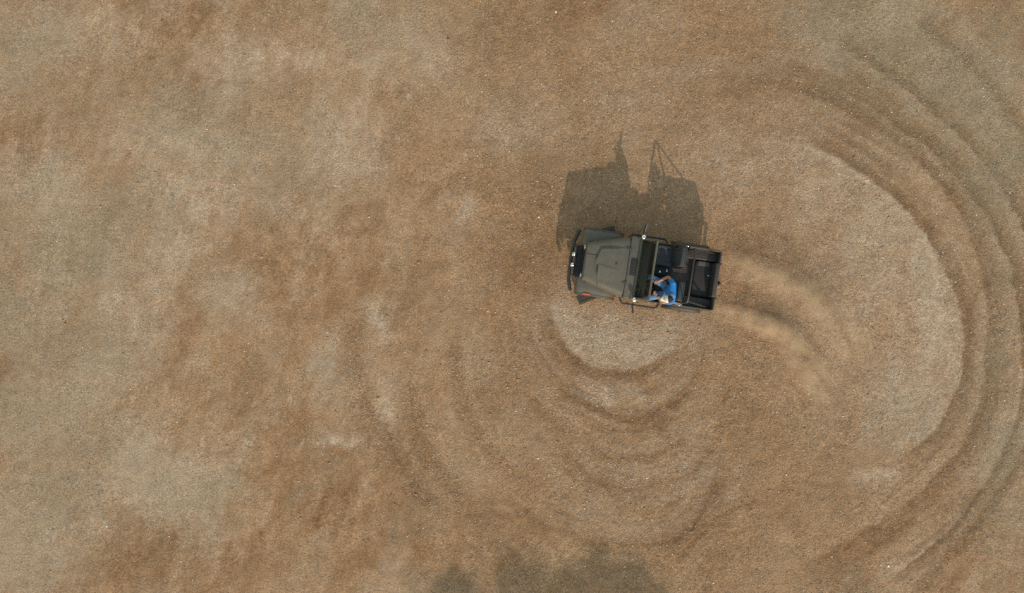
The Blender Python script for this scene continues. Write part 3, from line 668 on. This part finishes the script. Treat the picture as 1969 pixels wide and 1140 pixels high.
b = B(); b.box((-.44, -.045, .66), (.46, .19, .20), bev=.02); b.box((-.62, -.045, .77), (.10, .17, .02), bev=.006); cs = b.build('centre_console', 'interior', car)
b = B(); b.tube([(-.30, -.03, .74), (-.33, -.03, .90), (-.36, -.02, .96)], .010, 8); gl = b.build('gear_lever', 'black', car)
b = B(); b.ball((-.362, -.02, .975), .027); b.build('lever_knob', 'chrome', gl)
b = B(); b.box((-.56, -.085, .775), (.02, .07, .012), bev=.004); b.build('console_catch', 'chrome', cs)

# rear wheel boxes with ribbed tops
for s in (1, -1):
    b = B(); b.box((-1.325, s * .585, .705), (.79, .235, .30), bev=.018); wb = b.build('wheel_box', 'bed', car)
    for i in range(6):
        b = B(); b.box((-1.325, s * (.50 + i * .034), .8575), (.74, .014, .012), bev=.004); b.build('rib', 'vinyl_brown', wb)
    if s < 0:
        b = B(); b.box((-.80, -.60, .80), (.26, .18, .05), bev=.01); b.build('tool_tray', 'bed', wb)
    else:
        b = B(); b.box((-.82, .60, .80), (.24, .18, .05), bev=.01); b.build('tool_tray', 'bed', wb)

# rear bench
be = empty('rear_bench', (0, 0, 0), 0, car)
b = B(); b.box((-1.43, -.01, .745), (.44, .84, .15), bev=.045, seg=3); b.build('cushion', 'bench', be)
b = B(); b.box((-1.42, -.375, .812), (.27, .11, .02), bev=.008); b.build('pale_patch', 'grey_patch', be)  # lighter grey patch on the cushion
b = B(); b.box((-1.665, -.01, .96), (.10, .82, .40), rot=(0, R(-9), 0), bev=.035, seg=3); b.build('backrest', 'vinyl_brown', be)
b = B(); b.box((-1.43, -.01, .62), (.40, .76, .10), bev=.01); b.build('bench_base', 'interior', be)
b = B(); b.box((-1.585, .16, .825), (.03, .035, .02), bev=.004); b.build('belt_buckle', 'red', be)
b = B(); b.box((-1.575, -.11, .825), (.04, .02, .015), bev=.003); b.build('belt_tongue', 'chrome', be)

# roll bar: main hoop and two rear braces
hoop = [(-.985, -.655, .60), (-.985, -.645, 1.0), (-.985, -.635, 1.60), (-.985, -.62, 1.70), (-.985, -.55, 1.75), (-.985, 0, 1.755), (-.985, .55, 1.75), (-.985, .62, 1.70), (-.985, .635, 1.60), (-.985, .645, 1.0), (-.985, .655, .60)]
b = B(); b.tube(hoop, .024, 12); rb = b.build('roll_bar', 'black', car)
for s in (1, -1):
    b = B(); b.tube([(-.985, s * .60, 1.715), (-1.30, s * .63, 1.35), (-1.63, s * .655, .96), (-1.66, s * .655, .84)], .021, 10); b.build('rear_brace', 'black', rb)

# side steps
for s in (1, -1):
    b = B(); b.tube([(.44, s * .72, .42), (.41, s * .80, .41), (.35, s * .865, .40), (-.45, s * .865, .40), (-.51, s * .83, .405), (-.55, s * .72, .42)], .026, 10); b.build('side_step', 'black', car)
# grey belt webbing laid over the rail behind the driver
b = B(); b.sheet([[(-.76, .645, 1.16), (-.76, .70, 1.15)], [(-.84, .655, 1.13), (-.84, .71, 1.12)], [(-.92, .665, 1.112), (-.92, .72, 1.108)], [(-.985, .675, 1.108), (-.985, .725, 1.104)]], (0, 0, -.012)); b.build('seat_belt', 'strap', car)
b = B(); b.tube([(.30, -.755, 1.0), (.29, -.86, 1.12), (.24, -1.02, 1.42)], .006, 6); b.build('whip_aerial', 'black', car)

# ---------------------------------------------------------------- the driver (vehicle frame coordinates)
def skin_mesh(chains, sub=2):
    """chains: list of (list of (co, radius), parent index in the running vertex list or None)"""
    vs, rs, es, roots = [], [], [], []
    for pts, par in chains:
        prev = par
        if par is None: roots.append(len(vs))
        for co, r in pts:
            vs.append(co); rs.append(r if isinstance(r, tuple) else (r, r)); i = len(vs) - 1
            if prev is not None: es.append((prev, i))
            prev = i
    me = bpy.data.meshes.new('tmp'); me.from_pydata([Vector(v) for v in vs], es, [])
    o = bpy.data.objects.new('tmp', me); COL.objects.link(o)
    sk = o.modifiers.new('skin', 'SKIN'); sk.use_smooth_shade = True; sk.branch_smoothing = .3
    for i, r in enumerate(rs): me.skin_vertices[0].data[i].radius = r; me.skin_vertices[0].data[i].use_root = i in roots
    ss = o.modifiers.new('sub', 'SUBSURF'); ss.levels = sub; ss.render_levels = sub
    bpy.context.view_layer.update(); dg = bpy.context.evaluated_depsgraph_get()
    res = bpy.data.meshes.new_from_object(o.evaluated_get(dg)); bpy.data.objects.remove(o); bpy.data.meshes.remove(me)
    return res
def link_mesh(name, me, mat, parent=None):
    me.materials.clear(); me.materials.append(M[mat]); me.name = name
    for p in me.polygons: p.use_smooth = True
    o = bpy.data.objects.new(name, me); COL.objects.link(o)
    if parent: o.parent = parent
    return o

pel, wai, che, nec, hed = (-.63, .385, .86), (-.69, .40, 1.02), (-.715, .435, 1.20), (-.645, .555, 1.375), (-.575, .608, 1.50)
rs_, re_, rw_, rh_ = (-.665, .235, 1.28), (-.575, .075, 1.07), (-.375, .205, 1.00), (-.33, .235, .965)
ls_, le_, lw_, lh_ = (-.71, .66, 1.25), (-.525, .715, 1.02), (-.395, .555, .985), (-.345, .515, .96)
rhp, rk, ra, rt = (-.57, .29, .85), (-.185, .14, .90), (.06, .17, .60), (.20, .17, .535)
lhp, lk, la, lt = (-.57, .485, .85), (-.165, .66, .875), (.06, .60, .60), (.20, .60, .535)
def mid(a, b, t): return tuple(a[i] + (b[i] - a[i]) * t for i in range(3))
body = [([(pel, .075), (wai, .085), (che, .085), (nec, .056), (mid(nec, hed, .6), .055), (hed, .07)], None),
        ([(rs_, .046), (mid(rs_, re_, .5), .043), (re_, .042), (mid(re_, rw_, .4), .042), (rw_, .028), (rh_, .034)], 2),
        ([(ls_, .046), (mid(ls_, le_, .5), .043), (le_, .042), (mid(le_, lw_, .4), .042), (lw_, .028), (lh_, .034)], 2),
        ([(rhp, .07), (mid(rhp, rk, .5), .07), (rk, .06), (mid(rk, ra, .35), .055), (ra, .038), (rt, .035)], 0),
        ([(lhp, .07), (mid(lhp, lk, .5), .07), (lk, .06), (mid(lk, la, .35), .055), (la, .038), (lt, .035)], 0)]
# fingers wrap over the rim of the steering wheel
for hand, s in ((rh_, -1), (lh_, 1)):
    h = Vector(hand)
    for k, ln in enumerate((.85, 1.0, .95, .78)):
        o = Vector((0, s * (-.030 + .020 * k), .012))
        body.append(([(h + o + Vector((.005, 0, 0)), .0095), (h + o + Vector((.040 * ln, -s * .004, .012)), .009), (h + o + Vector((.066 * ln, -s * .006, -.008)), .0085), (h + o + Vector((.060 * ln, -s * .006, -.036)), .0075)], None))
    body.append(([(h + Vector((-.012, -s * .028, .004)), .011), (h + Vector((.018, -s * .050, .006)), .010), (h + Vector((.046, -s * .048, -.006)), .0085)], None))
bme = skin_mesh(body, 2)
# head with brow, nose, chin and ears
hb = bmesh.new(); bmesh.ops.create_uvsphere(hb, u_segments=28, v_segments=20, radius=1)
for v in hb.verts:
    x, y, z = v.co; k = 1 - .16 * max(0, -z) * (1 if abs(y) > .2 else .6)
    fx = x * .098; fy = y * .078 * k; fz = z * .118
    if x > .5:
        fx += .026 * math.exp(-(y / .16) ** 2 - ((z + .12) / .20) ** 2)                       # nose
        fx += .008 * math.exp(-((z - .20) / .10) ** 2) - .006 * math.exp(-((abs(y) - .38) / .16) ** 2 - ((z - .03) / .12) ** 2)   # brow, eye sockets
        fx += .007 * math.exp(-(y / .3) ** 2 - ((z + .48) / .08) ** 2) + .012 * math.exp(-(y / .35) ** 2 - ((z + .82) / .16) ** 2)  # lips, chin
    v.co = (fx, fy, fz)
for s in (1, -1):
    q = bmesh.ops.create_uvsphere(hb, u_segments=10, v_segments=8, radius=1)
    bmesh.ops.transform(hb, matrix=Matrix.Translation((-.008, s * .079, -.008)) @ Matrix.Rotation(s * .35, 4, 'Z') @ Matrix.Diagonal((.022, .010, .033, 1)), verts=q['verts'])
HC = Vector((-.565, .612, 1.555)); HM = Matrix.Translation(HC) @ Euler((R(-14), R(14), R(12))).to_matrix().to_4x4()
bmesh.ops.transform(hb, matrix=HM, verts=hb.verts); hb.from_mesh(bme); bmesh.ops.recalc_face_normals(hb, faces=hb.faces); hb.to_mesh(bme); hb.free()
person = link_mesh('person', bme, 'skin'); person.location = car.location; person.rotation_euler = car.rotation_euler
tag(person, 'driver in blue shirt, jeans and white-fronted cap holding the steering wheel', 'person')
shirt = [([((-.615, .39, .89), .145), (wai, .142), (che, (.165, .155)), (mid(che, nec, .55), .105), (mid(che, nec, .95), .078)], None),
         ([(rs_, .092), (mid(rs_, re_, .34), .070), (mid(rs_, re_, .58), .066)], 2), ([(ls_, .092), (mid(ls_, le_, .34), .070), (mid(ls_, le_, .58), .066)], 2)]
link_mesh('shirt', skin_mesh(shirt, 2), 'shirt', person)
jeans = [([(pel, .135), ((-.625, .385, .93), .13)], None),
         ([(rhp, .108), (mid(rhp, rk, .5), .094), (rk, .076), (mid(rk, ra, .4), .068), (mid(ra, rk, .08), .058)], 0), ([(lhp, .108), (mid(lhp, lk, .5), .094), (lk, .076), (mid(lk, la, .4), .068), (mid(la, lk, .08), .058)], 0)]
link_mesh('jeans', skin_mesh(jeans, 2), 'jeans', person)
for a, t in ((ra, rt), (la, lt)):
    link_mesh('shoe', skin_mesh([([(mid(a, t, -.25), .042), (mid(a, t, .3), .048), (mid(a, t, 1.2), (.042, .036))], None)], 2), 'shoe', person)
b = B(); q = Vector(lw_) - Vector(le_); q.normalize(); b.tube([Vector(lw_) - q * .030, Vector(lw_) - q * .004], .036, 14); b.build('wristwatch', 'interior', person)
for s in (1, -1):
    b = B(); b.ball((.083, s * .030, .004), .0125, 12, 8); bmesh.ops.transform(b.bm, matrix=HM, verts=b.bm.verts); b.build('eye', 'eye', person)
# hair behind and below the cap
hb = bmesh.new(); bmesh.ops.create_uvsphere(hb, u_segments=24, v_segments=16, radius=1)
bmesh.ops.delete(hb, geom=[v for v in hb.verts if v.co.x > .15 or v.co.z < -.75 or v.co.z > .5], context='VERTS')
bmesh.ops.transform(hb, matrix=HM @ Matrix.Diagonal((.108, .086, .125, 1)), verts=hb.verts)
me = bpy.data.meshes.new('hair'); hb.to_mesh(me); hb.free(); ho = link_mesh('hair', me, 'hair', person); so_ = ho.modifiers.new('thick', 'SOLIDIFY'); so_.thickness = .01
# cap: pale front panels and bill, dark back panels, button
cap = empty('cap', (0, 0, 0), 0, person)
def dome(x0, x1, name, mat, rr):
    hb = bmesh.new(); rows = []
    for i in range(13):
        el = R(2 + 88 * i / 12); rows.append([(math.cos(el) * math.cos(a), math.cos(el) * math.sin(a), math.sin(el)) for a in [x0 + (x1 - x0) * k / 16 for k in range(17)]])
    bb = B(); bb.sheet([[Vector((p[0] * rr[0], p[1] * rr[1], p[2] * rr[2] + .025)) for p in r] for r in rows], None); hb.free()
    bmesh.ops.remove_doubles(bb.bm, verts=bb.bm.verts, dist=1e-5)
    bmesh.ops.transform(bb.bm, matrix=HM, verts=bb.bm.verts); o = bb.build(name, mat, cap, angle=60); o.modifiers.new('thick', 'SOLIDIFY').thickness = .006; return o
dome(R(-88), R(88), 'front_panel', 'cap_white', (.116, .092, .108)); dome(R(88), R(272), 'back_panel', 'cap_dark', (.116, .092, .107))
rows = []
for i in range(7):
    t = i / 6; rows.append([(.110 * math.cos(a) + .082 * t * max(.02, math.cos(a)) ** .55, math.sin(a) * (.090 - .008 * t), .034 - .026 * t * t - .016 * t * math.sin(a) ** 2) for a in [R(-78 + 156 * k / 12) for k in range(13)]])
bb = B(); bb.sheet(rows, (0, 0, -.006)); bmesh.ops.transform(bb.bm, matrix=HM, verts=bb.bm.verts); bb.build('bill', 'cap_white', cap, angle=60)
bb = B(); bb.ball((0, 0, .134), (.010, .010, .006), 10, 6); bmesh.ops.transform(bb.bm, matrix=HM, verts=bb.bm.verts); bb.build('button', 'cap_dark', cap)

# ---------------------------------------------------------------- dust thrown up behind the rear wheels
def circle3(a, b, c):
    ax, ay = a; bx, by = b; cx, cy = c; d = 2 * (ax * (by - cy) + bx * (cy - ay) + cx * (ay - by))
    ux = ((ax * ax + ay * ay) * (by - cy) + (bx * bx + by * by) * (cy - ay) + (cx * cx + cy * cy) * (ay - by)) / d
    uy = ((ax * ax + ay * ay) * (cx - bx) + (bx * bx + by * by) * (ax - cx) + (cx * cx + cy * cy) * (bx - ax)) / d
    return ux, uy, math.hypot(ax - ux, ay - uy)
def make_dust(p0, p1, p2, w0, w1, dens, label, seed):
    a, b_, c = px(*p0), px(*p1), px(*p2); cx, cy, rad = circle3(a, b_, c)
    t0 = math.atan2(a[1] - cy, a[0] - cx); t1 = math.atan2(c[1] - cy, c[0] - cx)
    while t1 - t0 > math.pi: t1 -= 2 * math.pi
    while t1 - t0 < -math.pi: t1 += 2 * math.pi
    bb = B(); pts, rr = [], []
    for i in range(19):
        t = i / 18; an = t0 + (t1 - t0) * t; w = w0 + (w1 - w0) * t
        pts.append((rad * math.cos(an), rad * math.sin(an), w * .55 + .02)); rr.append(w * 1.25)
    bb.tube(pts, rr, 16)
    m = bpy.data.materials.new('dust_volume'); m.use_nodes = True; n, l = m.node_tree.nodes, m.node_tree.links; n.remove(n['Principled BSDF'])
    v = n.new('ShaderNodeVolumePrincipled'); v.inputs['Color'].default_value = (.88, .70, .505, 1); v.inputs['Anisotropy'].default_value = 0
    tc = n.new('ShaderNodeTexCoord'); sx = n.new('ShaderNodeSeparateXYZ'); l.new(tc.outputs['Object'], sx.inputs[0])
    def mt(op, x, y=0.0, z=None):
        q = n.new('ShaderNodeMath'); q.operation = op
        for i, u in enumerate((x, y) if z is None else (x, y, z)):
            if isinstance(u, (int, float)): q.inputs[i].default_value = u
            else: l.new(u, q.inputs[i])
        return q.outputs[0]
    X, Y, Z = sx.outputs
    ln = mt('SQRT', mt('ADD', mt('MULTIPLY', X, X), mt('MULTIPLY', Y, Y)))
    # angle measured from the middle of the arc, so that it never wraps
    mid_a = (t0 + t1) / 2; ca, sa = math.cos(mid_a), math.sin(mid_a)
    an = mt('ARCTAN2', mt('SUBTRACT', mt('MULTIPLY', Y, ca), mt('MULTIPLY', X, sa)), mt('ADD', mt('MULTIPLY', X, ca), mt('MULTIPLY', Y, sa)))
    tt = mt('ADD', mt('DIVIDE', an, t1 - t0), .5)
    w = mt('ADD', mt('MULTIPLY', tt, w1 - w0), w0)
    nz = n.new('ShaderNodeTexNoise'); nz.inputs['Scale'].default_value = 2.6; nz.inputs['Detail'].default_value = 4; nz.inputs['Roughness'].default_value = .6
    mp = n.new('ShaderNodeMapping'); mp.inputs['Location'].default_value = (seed, seed * 2.3, seed * .7); l.new(tc.outputs['Object'], mp.inputs[0]); l.new(mp.outputs[0], nz.inputs['Vector'])
    dr = mt('DIVIDE', mt('SUBTRACT', ln, rad), w); dz = mt('DIVIDE', mt('SUBTRACT', Z, mt('ADD', mt('MULTIPLY', w, .55), .02)), mt('MULTIPLY', w, .9))
    d2 = mt('ADD', mt('MULTIPLY', dr, dr), mt('MULTIPLY', dz, dz))
    fall = mt('POWER', mt('MAXIMUM', mt('SUBTRACT', 1.0, mt('MULTIPLY', d2, .8)), 0.0), 1.8)
    nn = mt('MAXIMUM', mt('MULTIPLY', mt('SUBTRACT', nz.outputs['Fac'], .36), 3.6), 0.0)
    ends = mt('MULTIPLY', mt('MINIMUM', mt('MAXIMUM', mt('MULTIPLY', tt, 16.0), 0.0), 1.0), mt('MINIMUM', mt('MAXIMUM', mt('MULTIPLY', mt('SUBTRACT', 1.0, tt), 2.2), 0.0), 1.0))
    l.new(mt('MULTIPLY', mt('MULTIPLY', mt('MULTIPLY', fall, nn), ends), dens), v.inputs['Density'])
    l.new(v.outputs[0], n['Material Output'].inputs['Volume'])
    o = bb.build('dust_cloud', m); o.location = (cx, cy, 0); tag(o, label, 'dust', None, 'stuff')
make_dust((1362, 600), (1470, 628), (1578, 790), .22, .58, 3.1, 'tan dust plume trailing from the wheel on the driver side', 1.7)
make_dust((1372, 510), (1500, 548), (1650, 710), .36, .75, 1.4, 'thin tan dust veil trailing behind the tailgate', 4.1)
